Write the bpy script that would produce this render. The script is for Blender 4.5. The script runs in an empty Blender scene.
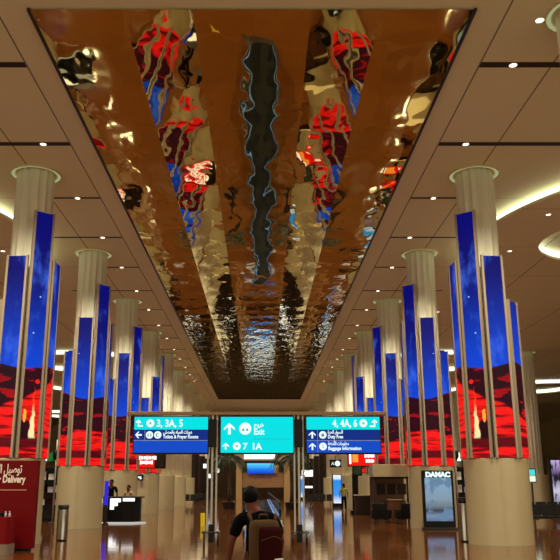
import bpy, bmesh, math, random
from mathutils import Vector, Matrix
random.seed(7)
PI = math.pi
S = bpy.context.scene
COL = S.collection
R = math.radians

# ------------------------------------------------------------------ camera frame
F_PX, PITCH, CAM_Z = 775.0, R(14.89), 1.65
CC, SS = math.cos(PITCH), math.sin(PITCH)
AX = -0.2                      # axis of the hall
CEIL = 11.75
def X_at(px, Z, z=1.65):
    return (px - 261.0) * (Z * CC + (z - CAM_Z) * SS) / F_PX
def z_at(py, Z):
    t = (280.0 - py) / F_PX
    return CAM_Z + Z * (t * CC + SS) / (CC - t * SS)
def Z_floor(py):
    t = (280.0 - py) / F_PX
    return -CAM_Z * (CC - t * SS) / (t * CC + SS)

cam_d = bpy.data.cameras.new('camera')
cam = bpy.data.objects.new('camera', cam_d); COL.objects.link(cam)
cam.location = (0, 0, CAM_Z); cam.rotation_euler = (PI / 2 + PITCH, 0, 0)
cam_d.sensor_width = 36; cam_d.lens = F_PX / 560 * 36; cam_d.shift_x = 19 / 560
cam_d.clip_end = 500
S.camera = cam

# ------------------------------------------------------------------ materials
def new_mat(name):
    m = bpy.data.materials.new(name); m.use_nodes = True
    nt = m.node_tree
    b = nt.nodes['Principled BSDF']
    return m, nt, b
def lin(r, g, b):
    f = lambda c: (c / 255 / 12.92) if c / 255 <= 0.04045 else ((c / 255 + 0.055) / 1.055) ** 2.4
    return (f(r), f(g), f(b), 1)
def mat(name, rgb, rough=0.5, metal=0.0, noise=0.06, scale=6.0, spec=0.5, trans=0.0):
    m, nt, b = new_mat(name)
    c = lin(*rgb)
    n = nt.nodes.new('ShaderNodeTexNoise'); n.inputs['Scale'].default_value = scale
    tc = nt.nodes.new('ShaderNodeTexCoord'); nt.links.new(tc.outputs['Object'], n.inputs['Vector'])
    mx = nt.nodes.new('ShaderNodeMix'); mx.data_type = 'RGBA'
    mx.inputs['A'].default_value = tuple(max(0, v * (1 - noise)) for v in c[:3]) + (1,)
    mx.inputs['B'].default_value = tuple(min(1, v * (1 + noise)) for v in c[:3]) + (1,)
    nt.links.new(n.outputs['Fac'], mx.inputs['Factor'])
    nt.links.new(mx.outputs['Result'], b.inputs['Base Color'])
    b.inputs['Roughness'].default_value = rough; b.inputs['Metallic'].default_value = metal
    b.inputs['Specular IOR Level'].default_value = spec
    if trans: b.inputs['Transmission Weight'].default_value = trans
    return m
def glow(name, rgb, strength, base=(10, 10, 10)):
    m, nt, b = new_mat(name)
    b.inputs['Base Color'].default_value = lin(*base)
    b.inputs['Emission Color'].default_value = lin(*rgb)
    b.inputs['Emission Strength'].default_value = strength
    b.inputs['Roughness'].default_value = 0.5; b.inputs['Specular IOR Level'].default_value = .08
    return m

class N:                       # tiny node helper
    def __init__(s, nt): s.nt = nt
    def node(s, t): return s.nt.nodes.new(t)
    def put(s, sock, v):
        if isinstance(v, bpy.types.NodeSocket): s.nt.links.new(v, sock)
        else: sock.default_value = v
    def m(s, op, a, b=0.0, c=None):
        n = s.node('ShaderNodeMath'); n.operation = op
        s.put(n.inputs[0], a); s.put(n.inputs[1], b)
        if c is not None: s.put(n.inputs[2], c)
        return n.outputs[0]
    def mix(s, f, a, b):
        n = s.node('ShaderNodeMix'); n.data_type = 'RGBA'
        s.put(n.inputs['Factor'], f); s.put(n.inputs['A'], a); s.put(n.inputs['B'], b)
        return n.outputs['Result']
    def xyz(s, v):
        n = s.node('ShaderNodeSeparateXYZ'); s.put(n.inputs[0], v); return n.outputs
    def comb(s, x, y, z):
        n = s.node('ShaderNodeCombineXYZ')
        for i, v in enumerate((x, y, z)): s.put(n.inputs[i], v)
        return n.outputs[0]
    def noise(s, vec, scale=1, detail=2, rough=.5):
        n = s.node('ShaderNodeTexNoise'); s.put(n.inputs['Vector'], vec)
        n.inputs['Scale'].default_value = scale; n.inputs['Detail'].default_value = detail
        n.inputs['Roughness'].default_value = rough
        return n.outputs['Fac']
    def step(s, v, lo, hi):
        n = s.node('ShaderNodeMapRange'); n.interpolation_type = 'SMOOTHSTEP'
        s.put(n.inputs['Value'], v); s.put(n.inputs['From Min'], lo); s.put(n.inputs['From Max'], hi)
        return n.outputs['Result']

M = {}
M['column'] = mat('cream_column_plaster', (240, 232, 208), .55, noise=.03)
M['drum'] = mat('cream_polished_drum_cladding', (184, 166, 130), .2, noise=.03, scale=2)
M['lip'] = mat('cream_ring_lip', (214, 200, 150), .5)
M['frame'] = mat('champagne_metal_frame', (164, 146, 124), .45, .0)
M['black'] = mat('black_satin', (12, 11, 11), .4, spec=.2)
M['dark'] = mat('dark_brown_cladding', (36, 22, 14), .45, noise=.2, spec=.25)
M['darkmetal'] = mat('dark_grey_metal', (52, 48, 46), .35, .5)
M['steel'] = mat('brushed_steel', (190, 186, 180), .22, 1.0)
M['grey'] = mat('pale_grey_metal', (168, 162, 152), .35, .4)
M['tan'] = mat('tan_wall_stone', (176, 138, 90), .6, noise=.08, scale=.6)
M['red'] = mat('deep_red_sign_board', (104, 1, 7), .5, noise=.03, spec=.12)
M['redbin'] = mat('glossy_red_counter', (120, 2, 9), .4, noise=.03, spec=.15)
M['plinth'] = mat('grey_plinth', (128, 112, 98), .4)
M['white'] = mat('white_paint', (226, 222, 214), .45)
M['cream_text'] = mat('white_sign_lettering', (238, 228, 214), .5)
M['gold_line'] = mat('beige_rule_line', (196, 140, 110), .5)
M['wood'] = mat('brown_wood', (104, 62, 34), .4, noise=.25, scale=3)
M['skin'] = mat('skin', (104, 56, 42), .6, noise=.08, scale=20, spec=.15)
M['hair'] = mat('dark_hair', (14, 10, 9), .7, noise=.3, scale=60, spec=.1)
M['shirt'] = mat('black_cotton', (12, 12, 15), .9, noise=.15, scale=40, spec=.05)
M['trousers'] = mat('charcoal_trousers', (18, 18, 21), .85, noise=.15, scale=40, spec=.05)
M['shoe'] = mat('dark_shoe_leather', (22, 18, 16), .5)
M['pack'] = mat('maroon_pack_fabric', (52, 14, 15), .85, noise=.2, scale=40, spec=.05)
M['packtan'] = mat('tan_pack_trim', (78, 56, 34), .8, noise=.15, scale=40, spec=.1)
M['packwhite'] = mat('pale_blue_plastic', (206, 216, 226), .4)
M['suitcase'] = mat('dark_suitcase_shell', (30, 30, 36), .35)
M['khaki'] = mat('olive_yellow_shirt', (150, 138, 46), .85, noise=.1, scale=30)
M['paleshirt'] = mat('beige_shirt', (176, 150, 110), .85, noise=.1, scale=30)
M['yellow'] = mat('yellow_plastic', (238, 214, 10), .4)
M['leaf'] = mat('palm_leaf', (34, 44, 18), .6, noise=.4, scale=4)
M['trunk'] = mat('palm_trunk', (58, 42, 28), .85, noise=.4, scale=10)
M['seat'] = mat('black_seat_vinyl', (20, 16, 15), .5, spec=.2)
M['belt'] = mat('walkway_belt', (17, 16, 15), .6, noise=.2, scale=10, spec=.15)
M['slot'] = mat('dark_ceiling_slot', (40, 26, 16), .7)
M['edge'] = mat('dark_mirror_edge', (34, 20, 12), .5)
M['goods'] = mat('pale_boxed_goods', (190, 176, 190), .5, noise=.5, scale=6)

M['glass'] = mat('balustrade_glass', (200, 222, 240), .02, trans=.92, noise=0)
M['cove'] = glow('cove_light', (246, 255, 226), 2.6)
M['capglow'] = glow('capital_light', (232, 240, 176), .42)
M['lens'] = glow('downlight_lens', (255, 240, 214), 4.0)
M['cyan'] = glow('cyan_sign_face', (0, 222, 226), 1.0, (0, 60, 60))
M['navy'] = glow('navy_sign_face', (8, 44, 132), 1.0)
M['blue'] = glow('blue_sign_face', (8, 74, 196), 1.0)
M['ink'] = glow('white_sign_ink', (236, 255, 255), 1.05)
M['whiteglow'] = glow('white_lightbox', (255, 255, 248), 1.6)
M['redglow'] = glow('red_lit_sign', (238, 16, 14), 1.1)
M['orangeglow'] = glow('orange_lit_panel', (255, 150, 60), 1.2)
M['blueglow'] = glow('violet_blue_tube', (50, 40, 215), 1.0)
M['greenglow'] = glow('green_exit_sign', (20, 120, 40), .8)
M['darkink'] = mat('dark_icon_ink', (40, 60, 70), .5)
M['tealink'] = glow('teal_icon_ink', (60, 150, 150), .6)

def floor_mat():
    m, nt, b = new_mat('polished_brown_stone_floor'); n = N(nt)
    g = n.node('ShaderNodeNewGeometry'); x, y, z = n.xyz(g.outputs['Position'])
    def seam(v, size, w):
        f = n.m('FRACT', n.m('DIVIDE', v, size))
        return n.m('LESS_THAN', n.m('ABSOLUTE', n.m('SUBTRACT', f, .5)), w / size)
    sm = n.m('MAXIMUM', seam(x, 1.2, .006), seam(y, 1.2, .006))
    cell = n.comb(n.m('FLOOR', n.m('ADD', n.m('DIVIDE', x, 1.2), .5)), n.m('FLOOR', n.m('ADD', n.m('DIVIDE', y, 1.2), .5)), 0)
    wn = n.node('ShaderNodeTexWhiteNoise'); n.put(wn.inputs['Vector'], cell)
    base = n.mix(n.m('MULTIPLY', wn.outputs['Value'], .5), lin(96, 52, 20), lin(107, 61, 26))
    cl = n.noise(n.comb(x, y, 0), 1.3, 5, .6)
    base = n.mix(n.m('MULTIPLY', cl, .35), base, lin(72, 39, 16))
    band = n.m('LESS_THAN', n.m('ABSOLUTE', n.m('SUBTRACT', n.m('FRACT', n.m('DIVIDE', n.m('SUBTRACT', y, 22.4), 9.2)), .5)), .03)
    base = n.mix(n.m('MULTIPLY', band, .5), base, lin(104, 62, 34))
    base = n.mix(n.m('MULTIPLY', sm, .45), base, lin(52, 32, 18))
    nt.links.new(base, b.inputs['Base Color'])
    rg = n.m('ADD', n.m('MULTIPLY', cl, .05), .05)
    nt.links.new(rg, b.inputs['Roughness'])
    b.inputs['Specular IOR Level'].default_value = .6
    bp = n.node('ShaderNodeBump'); bp.inputs['Strength'].default_value = .25; bp.inputs['Distance'].default_value = .01
    nt.links.new(n.noise(n.comb(n.m('MULTIPLY', x, 1.0), n.m('MULTIPLY', y, .8), 0), 1.6, 2), bp.inputs['Height'])
    nt.links.new(bp.outputs['Normal'], b.inputs['Normal'])
    return m
M['floor'] = floor_mat()

def ceiling_mat():
    m, nt, b = new_mat('beige_ceiling_plaster'); n = N(nt)
    g = n.node('ShaderNodeNewGeometry'); x, y, z = n.xyz(g.outputs['Position'])
    ax = n.m('ABSOLUTE', n.m('SUBTRACT', x, AX))
    ln = None
    for v in (5.62, 7.42, 12.6, 17.8, 23.0):
        l = n.m('LESS_THAN', n.m('ABSOLUTE', n.m('SUBTRACT', ax, v)), .022)
        ln = l if ln is None else n.m('MAXIMUM', ln, l)
    f = n.m('FRACT', n.m('DIVIDE', n.m('SUBTRACT', y, 17.2), 4.6))
    tr = n.m('MULTIPLY', n.m('LESS_THAN', f, .006), n.m('GREATER_THAN', ax, 5.62))
    ln = n.m('MAXIMUM', ln, tr)
    c = n.mix(n.noise(n.comb(x, y, 0), .4, 3), lin(228, 222, 180), lin(236, 230, 188))
    c = n.mix(n.m('MULTIPLY', ln, .75), c, lin(70, 44, 26))
    nt.links.new(c, b.inputs['Base Color']); b.inputs['Roughness'].default_value = .75
    return m
M['ceiling'] = ceiling_mat()

def mirror_mat():
    m, nt, b = new_mat('rippled_bronze_mirror'); n = N(nt)
    g = n.node('ShaderNodeNewGeometry'); x, y, z = n.xyz(g.outputs['Position'])
    xx = n.m('SUBTRACT', x, AX)
    # five long sheets: a level one in the middle, one canted outwards on each side, the outermost canted back
    ax = n.m('ABSOLUTE', xx)
    h0 = n.m('ADD', n.m('MULTIPLY', n.m('MAXIMUM', n.m('SUBTRACT', ax, 1.3), 0.0), .145), n.m('MULTIPLY', n.m('MAXIMUM', n.m('SUBTRACT', ax, 2.85), 0.0), -.30))
    h0 = n.m('ADD', h0, n.m('MULTIPLY', y, .018))
    w1 = n.m('MULTIPLY', n.noise(n.comb(n.m('MULTIPLY', x, .60), n.m('MULTIPLY', y, .33), 3.1), 1.0, 1, .4), .042)
    w2 = n.m('MULTIPLY', n.noise(n.comb(n.m('MULTIPLY', x, 1.6), n.m('MULTIPLY', y, .9), 8.4), 1.0, 1, .4), .014)
    w3 = n.m('MULTIPLY', n.m('POWER', n.m('SINE', n.m('MULTIPLY', y, PI / 2.3)), 2.0), .006)
    w4 = n.m('MULTIPLY', n.m('MULTIPLY', n.noise(n.comb(n.m('MULTIPLY', x, 3.2), n.m('MULTIPLY', y, 1.1), 1.7), 1.0, 2, .5), .06), n.step(y, 35, 75))
    h = n.m('ADD', n.m('ADD', n.m('ADD', h0, w1), n.m('ADD', w2, w3)), w4)
    bp = n.node('ShaderNodeBump'); bp.invert = True
    bp.inputs['Strength'].default_value = 1.0; bp.inputs['Distance'].default_value = 1.0
    nt.links.new(h, bp.inputs['Height']); nt.links.new(bp.outputs['Normal'], b.inputs['Normal'])
    b.inputs['Base Color'].default_value = lin(206, 190, 134)
    b.inputs['Metallic'].default_value = 1.0; b.inputs['Roughness'].default_value = .025
    return m
M['mirror'] = mirror_mat()

def screen_mat(name, fire):
    m, nt, b = new_mat(name); n = N(nt)
    uvn = n.node('ShaderNodeUVMap'); u, v, _ = n.xyz(uvn.outputs['UV'])
    p = n.comb(u, v, 0)
    # sky
    t = n.step(v, 4.2, 8.4)
    sky = n.mix(t, lin(10, 74, 222), lin(8, 10, 108))
    cl = n.step(n.noise(n.comb(n.m('MULTIPLY', u, 1.1), n.m('MULTIPLY', v, .55), 2.0), 1.0, 4, .6), .50, .76)
    sky = n.mix(n.m('MULTIPLY', cl, .75), sky, lin(70, 120, 255))
    vor = n.node('ShaderNodeTexVoronoi'); n.put(vor.inputs['Vector'], p); vor.inputs['Scale'].default_value = 1.5
    sky = n.mix(n.m('LESS_THAN', vor.outputs['Distance'], .045), sky, lin(160, 190, 255))
    # dunes
    hill = n.m('ADD', 4.75, n.m('MULTIPLY', n.noise(n.comb(n.m('MULTIPLY', u, .55), 0, 5.0), 1.0, 0), .95))
    dk = n.mix(n.noise(n.comb(n.m('MULTIPLY', u, .8), n.m('MULTIPLY', v, 3.0), 0), 1.0, 2), lin(18, 6, 16), lin(62, 6, 20))
    streak = n.step(n.noise(n.comb(n.m('MULTIPLY', u, .9), n.m('MULTIPLY', v, 3.2), 7.0), 1.0, 3, .6), .56, .62)
    low = n.step(v, 5.0, 2.6)
    gr = n.mix(n.m('MULTIPLY', streak, n.m('ADD', .35, n.m('MULTIPLY', low, .65))), dk, lin(226, 8, 18))
    # glowing red slope
    top = n.m('ADD', n.m('SUBTRACT', 4.35, n.m('MULTIPLY', n.m('SUBTRACT', u, .4), .45)), n.m('MULTIPLY', n.noise(p, 1.4, 2), .5)) if fire else n.m('ADD', 2.5, n.m('ADD', n.m('MULTIPLY', n.noise(n.comb(n.m('MULTIPLY', u, .45), 0, 9.0), 1.0, 1), 2.4), n.m('MULTIPLY', n.noise(p, 1.4, 2), .5)))
    slope = n.step(v, top, n.m('SUBTRACT', top, .12))
    rip = n.step(n.noise(n.comb(n.m('MULTIPLY', u, .7), n.m('MULTIPLY', v, 7.0), 1.0), 1.0, 3, .6), .36, .52)
    red = n.mix(rip, lin(120, 4, 14), lin(255, 26, 22))
    gr = n.mix(slope, gr, red)
    foot = n.m('MULTIPLY', n.step(v, 3.15, 3.0), n.step(v, 2.72, 2.8))
    gr = n.mix(n.m('MULTIPLY', foot, .9), gr, lin(46, 4, 14))
    col = n.mix(n.step(v, n.m('ADD', hill, .03), n.m('SUBTRACT', hill, .03)), sky, gr)
    if fire:
        wob = n.m('MULTIPLY', n.m('SUBTRACT', n.noise(p, 3.0, 2), .5), .22)
        du = n.m('SUBTRACT', n.m('ADD', u, wob), .70)
        # log heap
        lu = n.m('ABSOLUTE', n.m('SUBTRACT', n.m('ADD', u, wob), 1.03)); 
        log = n.m('MULTIPLY', n.step(lu, .24, .2), n.m('MULTIPLY', n.step(v, 3.62, 3.5), n.step(v, 2.95, 3.05)))
        col = n.mix(log, col, lin(40, 8, 16))
        tall = n.m('SUBTRACT', 4.6, v)                                # 0 at the tip
        wid = n.m('MULTIPLY', n.m('POWER', n.m('MAXIMUM', tall, 0.0), 1.15), .088)
        inside = n.m('MULTIPLY', n.step(n.m('ABSOLUTE', du), wid, n.m('MULTIPLY', wid, .6)), n.step(v, 3.0, 3.08))
        hot = n.step(v, 4.1, 3.6)
        fc = n.mix(hot, lin(255, 70, 20), lin(255, 238, 170))
        col = n.mix(inside, col, fc)
        sp = n.m('ADD', n.m('POWER', n.m('DIVIDE', n.m('SUBTRACT', u, .62), .08), 2.0), n.m('POWER', n.m('DIVIDE', n.m('SUBTRACT', v, 4.72), .07), 2.0))
        col = n.mix(n.m('LESS_THAN', n.m('ADD', sp, n.m('MULTIPLY', wob, 4.0)), 1.0), col, lin(240, 30, 26))
        s2 = n.m('ADD', n.m('POWER', n.m('DIVIDE', n.m('SUBTRACT', n.m('ADD', u, n.m('MULTIPLY', wob, 2.0)), .98), .09), 2.0), n.m('POWER', n.m('DIVIDE', n.m('SUBTRACT', v, 3.68), .20), 2.0))
        col = n.mix(n.m('LESS_THAN', s2, 1.0), col, lin(255, 170, 60))
    b.inputs['Base Color'].default_value = (.004, .004, .006, 1)
    b.inputs['Roughness'].default_value = .5; b.inputs['Specular IOR Level'].default_value = .06
    nt.links.new(col, b.inputs['Emission Color']); b.inputs['Emission Strength'].default_value = 1.0
    return m
M['fire'] = screen_mat('campfire_screen', True)
M['dune'] = screen_mat('desert_night_screen', False)

def grad_screen(name, stops, blotch=None):
    """a lit display: colours from bottom to top in object z, with soft blotches"""
    m, nt, b = new_mat(name); n = N(nt)
    tc = n.node('ShaderNodeTexCoord'); x, y, z = n.xyz(tc.outputs['Generated'])
    cr = n.node('ShaderNodeValToRGB'); n.put(cr.inputs[0], z)
    el = cr.color_ramp.elements
    el[0].position, el[0].color = stops[0][0], lin(*stops[0][1])
    el[1].position, el[1].color = stops[-1][0], lin(*stops[-1][1])
    for p_, c_ in stops[1:-1]:
        e = el.new(p_); e.color = lin(*c_)
    col = cr.outputs[0]
    if blotch:
        f = n.step(n.noise(n.comb(x, 0, n.m('MULTIPLY', z, blotch[2])), blotch[1], 3), .5, .6)
        col = n.mix(f, col, lin(*blotch[0]))
    b.inputs['Base Color'].default_value = (.01, .01, .01, 1)
    nt.links.new(col, b.inputs['Emission Color']); b.inputs['Emission Strength'].default_value = 1.0
    b.inputs['Roughness'].default_value = .4; b.inputs['Specular IOR Level'].default_value = .1
    return m
M['advert'] = grad_screen('seaside_advert_screen', [(0, (84, 106, 140)), (.12, (120, 140, 170)), (.24, (52, 62, 76)), (.34, (110, 122, 130)), (.5, (130, 152, 170)), (1, (132, 168, 200))], ((100, 130, 160), 2.4, 1.2))
M['cyanpost'] = grad_screen('cyan_white_screen', [(0, (250, 255, 240)), (.42, (240, 250, 220)), (.5, (90, 190, 150)), (.62, (90, 220, 215)), (1, (60, 220, 225))])
M['bluepost'] = grad_screen('blue_white_screen', [(0, (236, 240, 244)), (.3, (60, 150, 240)), (.8, (40, 140, 235)), (.88, (230, 240, 250)), (1, (230, 240, 250))])
M['poster'] = grad_screen('violet_poster_screen', [(0, (20, 18, 30)), (.4, (200, 196, 220)), (.7, (70, 50, 90)), (1, (190, 170, 220))], ((24, 16, 34), 4.0, 1.0))
M['farscreen'] = grad_screen('far_blue_screen', [(0, (10, 50, 200)), (.4, (20, 120, 240)), (1, (90, 220, 250))])

# ------------------------------------------------------------------ mesh helpers
class MB:
    def __init__(s): s.bm = bmesh.new(); s.uv = None
    def box(s, c, d, rz=0.0, rx=0.0, bev=0.0):
        mtx = Matrix.Translation(c) @ Matrix.Rotation(rz, 4, 'Z') @ Matrix.Rotation(rx, 4, 'X') @ Matrix.Diagonal((d[0], d[1], d[2], 1))
        r = bmesh.ops.create_cube(s.bm, size=1, matrix=mtx)
        if bev:
            es = {e for v in r['verts'] for e in v.link_edges}
            bmesh.ops.bevel(s.bm, geom=list(es), offset=bev, segments=2, affect='EDGES', profile=.6)
        return s
    def tube(s, pts, r, seg=10, cap=True):
        pts = [Vector(p) for p in pts]; rings = []
        for i, p in enumerate(pts):
            a = pts[max(0, i - 1)]; b = pts[min(len(pts) - 1, i + 1)]
            d = (b - a).normalized()
            up = Vector((0, 0, 1)) if abs(d.z) < .95 else Vector((0, 1, 0))
            e1 = d.cross(up).normalized(); e2 = d.cross(e1).normalized()
            rr = r[i] if isinstance(r, (list, tuple)) else r
            rings.append([s.bm.verts.new(p + (e1 * math.cos(2 * PI * k / seg) + e2 * math.sin(2 * PI * k / seg)) * rr) for k in range(seg)])
        for i in range(len(rings) - 1):
            for k in range(seg):
                s.bm.faces.new((rings[i][k], rings[i][(k + 1) % seg], rings[i + 1][(k + 1) % seg], rings[i + 1][k]))
        if cap:
            s.bm.faces.new(rings[0][::-1]); s.bm.faces.new(rings[-1])
        return s
    def lathe(s, prof, seg=32, c=(0, 0, 0), fn=None, caps=True):
        rings = []
        for (r, z) in prof:
            ring = []
            for k in range(seg):
                a = 2 * PI * k / seg; rr = r * (fn(a) if fn else 1)
                ring.append(s.bm.verts.new((c[0] + rr * math.cos(a), c[1] + rr * math.sin(a), c[2] + z)))
            rings.append(ring)
        for i in range(len(rings) - 1):
            for k in range(seg):
                s.bm.faces.new((rings[i][k], rings[i][(k + 1) % seg], rings[i + 1][(k + 1) % seg], rings[i + 1][k]))
        if caps:
            s.bm.faces.new(rings[0][::-1]); s.bm.faces.new(rings[-1])
        return s
    def poly(s, pts, depth_vec):
        a = [s.bm.verts.new(p) for p in pts]; d = Vector(depth_vec)
        b = [s.bm.verts.new(Vector(p) + d) for p in pts]
        s.bm.faces.new(a); s.bm.faces.new(b[::-1]); n = len(a)
        for i in range(n): s.bm.faces.new((a[i], b[i], b[(i + 1) % n], a[(i + 1) % n]))
        return s
    def quad(s, *pts):
        s.bm.faces.new([s.bm.verts.new(p) for p in pts]); return s
    def sphere(s, c, d, u=14, v=10):
        bmesh.ops.create_uvsphere(s.bm, u_segments=u, v_segments=v, radius=1, matrix=Matrix.Translation(c) @ Matrix.Diagonal((d[0], d[1], d[2], 1))); return s
    def build(s, name, m, parent=None, smooth=False, loc=None, fix=True):
        if fix: bmesh.ops.recalc_face_normals(s.bm, faces=s.bm.faces[:])
        me = bpy.data.meshes.new(name); s.bm.to_mesh(me); s.bm.free()
        for mm in (m if isinstance(m, (list, tuple)) else [m]): me.materials.append(mm)
        if smooth:
            for p in me.polygons: p.use_smooth = True
            if smooth == 'angle':
                try: me.set_sharp_from_angle(angle=R(40))
                except Exception: pass
        o = bpy.data.objects.new(name, me); COL.objects.link(o)
        if parent: o.parent = parent
        if loc: o.location = loc
        return o
def tag(o, label, cat, group=None):
    o['label'] = label; o['category'] = cat
    if group: o['group'] = group
    return o
def thing(name, label, cat, loc=(0, 0, 0), rz=0, group=None):
    o = bpy.data.objects.new(name, None); COL.objects.link(o)
    o.empty_display_size = .2
    o.location = loc; o.rotation_euler = (0, 0, rz)
    return tag(o, label, cat, group)
def struct(o): o['kind'] = 'structure'; return o
def lab(o, t): o['label'] = t; return o

# Arabic letter joining (presentation forms), returned in visual order
_AR = {'ا': (0xFE8D, 2), 'أ': (0xFE83, 2), 'ب': (0xFE8F, 4), 'ة': (0xFE93, 2), 'ت': (0xFE95, 4), 'ج': (0xFE9D, 4), 'ح': (0xFEA1, 4), 'خ': (0xFEA5, 4),
       'د': (0xFEA9, 2), 'ر': (0xFEAD, 2), 'س': (0xFEB1, 4), 'ص': (0xFEB9, 4), 'ع': (0xFEC9, 4), 'ق': (0xFED5, 4), 'ل': (0xFEDD, 4), 'م': (0xFEE1, 4),
       'ن': (0xFEE5, 4), 'ه': (0xFEE9, 4), 'و': (0xFEED, 2), 'ى': (0xFEEF, 2), 'ي': (0xFEF1, 4)}
def arabic(t):
    out = []
    for i, ch in enumerate(t):
        if ch not in _AR: out.append(ch); continue
        base, n = _AR[ch]
        prev = i > 0 and t[i - 1] in _AR and _AR[t[i - 1]][1] == 4
        nxt = i + 1 < len(t) and t[i + 1] in _AR and n == 4
        out.append(chr(base + (3 if prev and nxt else 1 if prev else 2 if nxt else 0)))
    return ''.join(reversed(out))
def text_obj(name, body, size, m, parent, loc, align='LEFT', width=None, bold=.0, rot=(PI / 2, 0, 0)):
    """flat lettering facing -y with a little thickness; loc is the baseline start"""
    c = bpy.data.curves.new('lettering', 'FONT'); c.body = body; c.size = size; c.align_x = align
    c.extrude = .003; c.offset = bold; c.resolution_u = 3
    o = bpy.data.objects.new('tmp', c); COL.objects.link(o)
    bpy.context.view_layer.update()
    me = bpy.data.meshes.new_from_object(o.evaluated_get(bpy.context.evaluated_depsgraph_get()))
    bpy.data.objects.remove(o); bpy.data.curves.remove(c)
    me.materials.clear(); me.materials.append(m)
    xs = [v.co.x for v in me.vertices]
    if width and xs and max(xs) > min(xs):
        k = width / (max(xs) - min(xs))
        for v in me.vertices: v.co.x *= k
    t = bpy.data.objects.new(name, me); COL.objects.link(t)
    t.rotation_euler = rot; t.location = loc
    if parent: t.parent = parent
    return t

# ------------------------------------------------------------------ the setting
HX, Z0, Z1 = 46.0, -8.0, 135.0
struct(MB().box((0, (Z0 + Z1) / 2, -.1), (2 * HX + 1, Z1 - Z0, .2)).build('floor', M['floor']))
struct(MB().box((0, (Z0 + Z1) / 2, CEIL + .15), (2 * HX + 1, Z1 - Z0, .3)).build('ceiling', M['ceiling']))
struct(MB().box((-HX, (Z0 + Z1) / 2, CEIL / 2), (.3, Z1 - Z0, CEIL)).build('wall_left', M['tan']))
struct(MB().box((HX, (Z0 + Z1) / 2, CEIL / 2), (.3, Z1 - Z0, CEIL)).build('wall_right', M['tan']))
struct(MB().box((0, Z1, CEIL / 2), (2 * HX, .3, CEIL)).build('wall_back', M['tan']))

# rippled mirror strip set in the middle of the ceiling
MZ0, MZ1, MHW = 14.86, 93.0, 4.86
mirror = thing('ceiling_mirror', 'long rippled bronze mirror strip set into the middle of the ceiling', 'mirror', (AX, MZ0, CEIL - .03))
mb = MB(); nx, ny = 4, 34
L = MZ1 - MZ0
vs = [[mb.bm.verts.new((-MHW + 2 * MHW * i / nx, L * j / ny, 0)) for i in range(nx + 1)] for j in range(ny + 1)]
for j in range(ny):
    for i in range(nx): mb.bm.faces.new((vs[j][i], vs[j + 1][i], vs[j + 1][i + 1], vs[j][i + 1]))
mb.build('mirror_sheet', M['mirror'], mirror, fix=False)
e = MB()
for sx in (-1, 1): e.box((sx * (MHW + .02), L / 2, -.02), (.06, L + .1, .06))
e.box((0, L + .03, -.02), (2 * MHW + .15, .06, .08))
e.build('edge_trim', M['edge'], mirror)

# dark slots across the ceiling
n_slot = 14
SL = [17.2 + 4.6 * k for k in range(n_slot)]
sl = MB()
for k, Z in enumerate(SL):
    for s in (-1, 1):
        xo = 7.4 if k % 2 == 0 and k > 1 else 9.9
        if k < 2: xo = 12.0
        sl.box((AX + s * (5.64 + xo) / 2, Z, CEIL - .004), (xo - 5.64, .24 if k < 2 else .13, .012))
struct(sl.build('trim_1', M['slot']))

# floating ceiling discs with light coves
def disc(name, cx, cz, rad, ox, oz, orad):
    seg = 96
    d = MB(); zb, zt = CEIL - .42, CEIL - .32
    def ring(c, r, z): return [d.bm.verts.new((c[0] + r * math.cos(2 * PI * k / seg), c[1] + r * math.sin(2 * PI * k / seg), z)) for k in range(seg)]
    ob, ot, ib, it = ring((cx, cz), rad, zb), ring((cx, cz), rad, zt), ring((ox, oz), orad, zb), ring((ox, oz), orad, zt)
    for k in range(seg):
        q = (k + 1) % seg
        d.bm.faces.new((ob[k], ob[q], ot[q], ot[k])); d.bm.faces.new((ib[k], ib[q], it[q], it[k]))
        d.bm.faces.new((ob[k], ob[q], ib[q], ib[k])); d.bm.faces.new((ot[k], ot[q], it[q], it[k]))
    o = struct(d.build(name, M['ceiling']))
    g = MB()
    g.lathe([(rad - .25, CEIL - .32), (rad - .25, CEIL - .01)], 96, (cx, cz, 0), caps=False)
    g.lathe([(orad + .08, CEIL - .36), (orad + .08, CEIL - .01)], 64, (ox, oz, 0), caps=False)
    g.build('cove_light', M['cove'], o)
    return o
ti = 2
for (X, Z, rad, ox, oz, orad) in ((18.9, 30.2, 10, 14.9, 30.1, 3.2), (14.7, 64.9, 6, 15.8, 65.3, 2.6), (30, 86, 10, 28.5, 81.5, 3.5), (27, 118, 10, 27, 113, 3.5)):
    for s in (-1, 1):
        disc('trim_%d' % ti, AX + s * X, Z, rad, AX + s * ox, oz, orad); ti += 1

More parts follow.
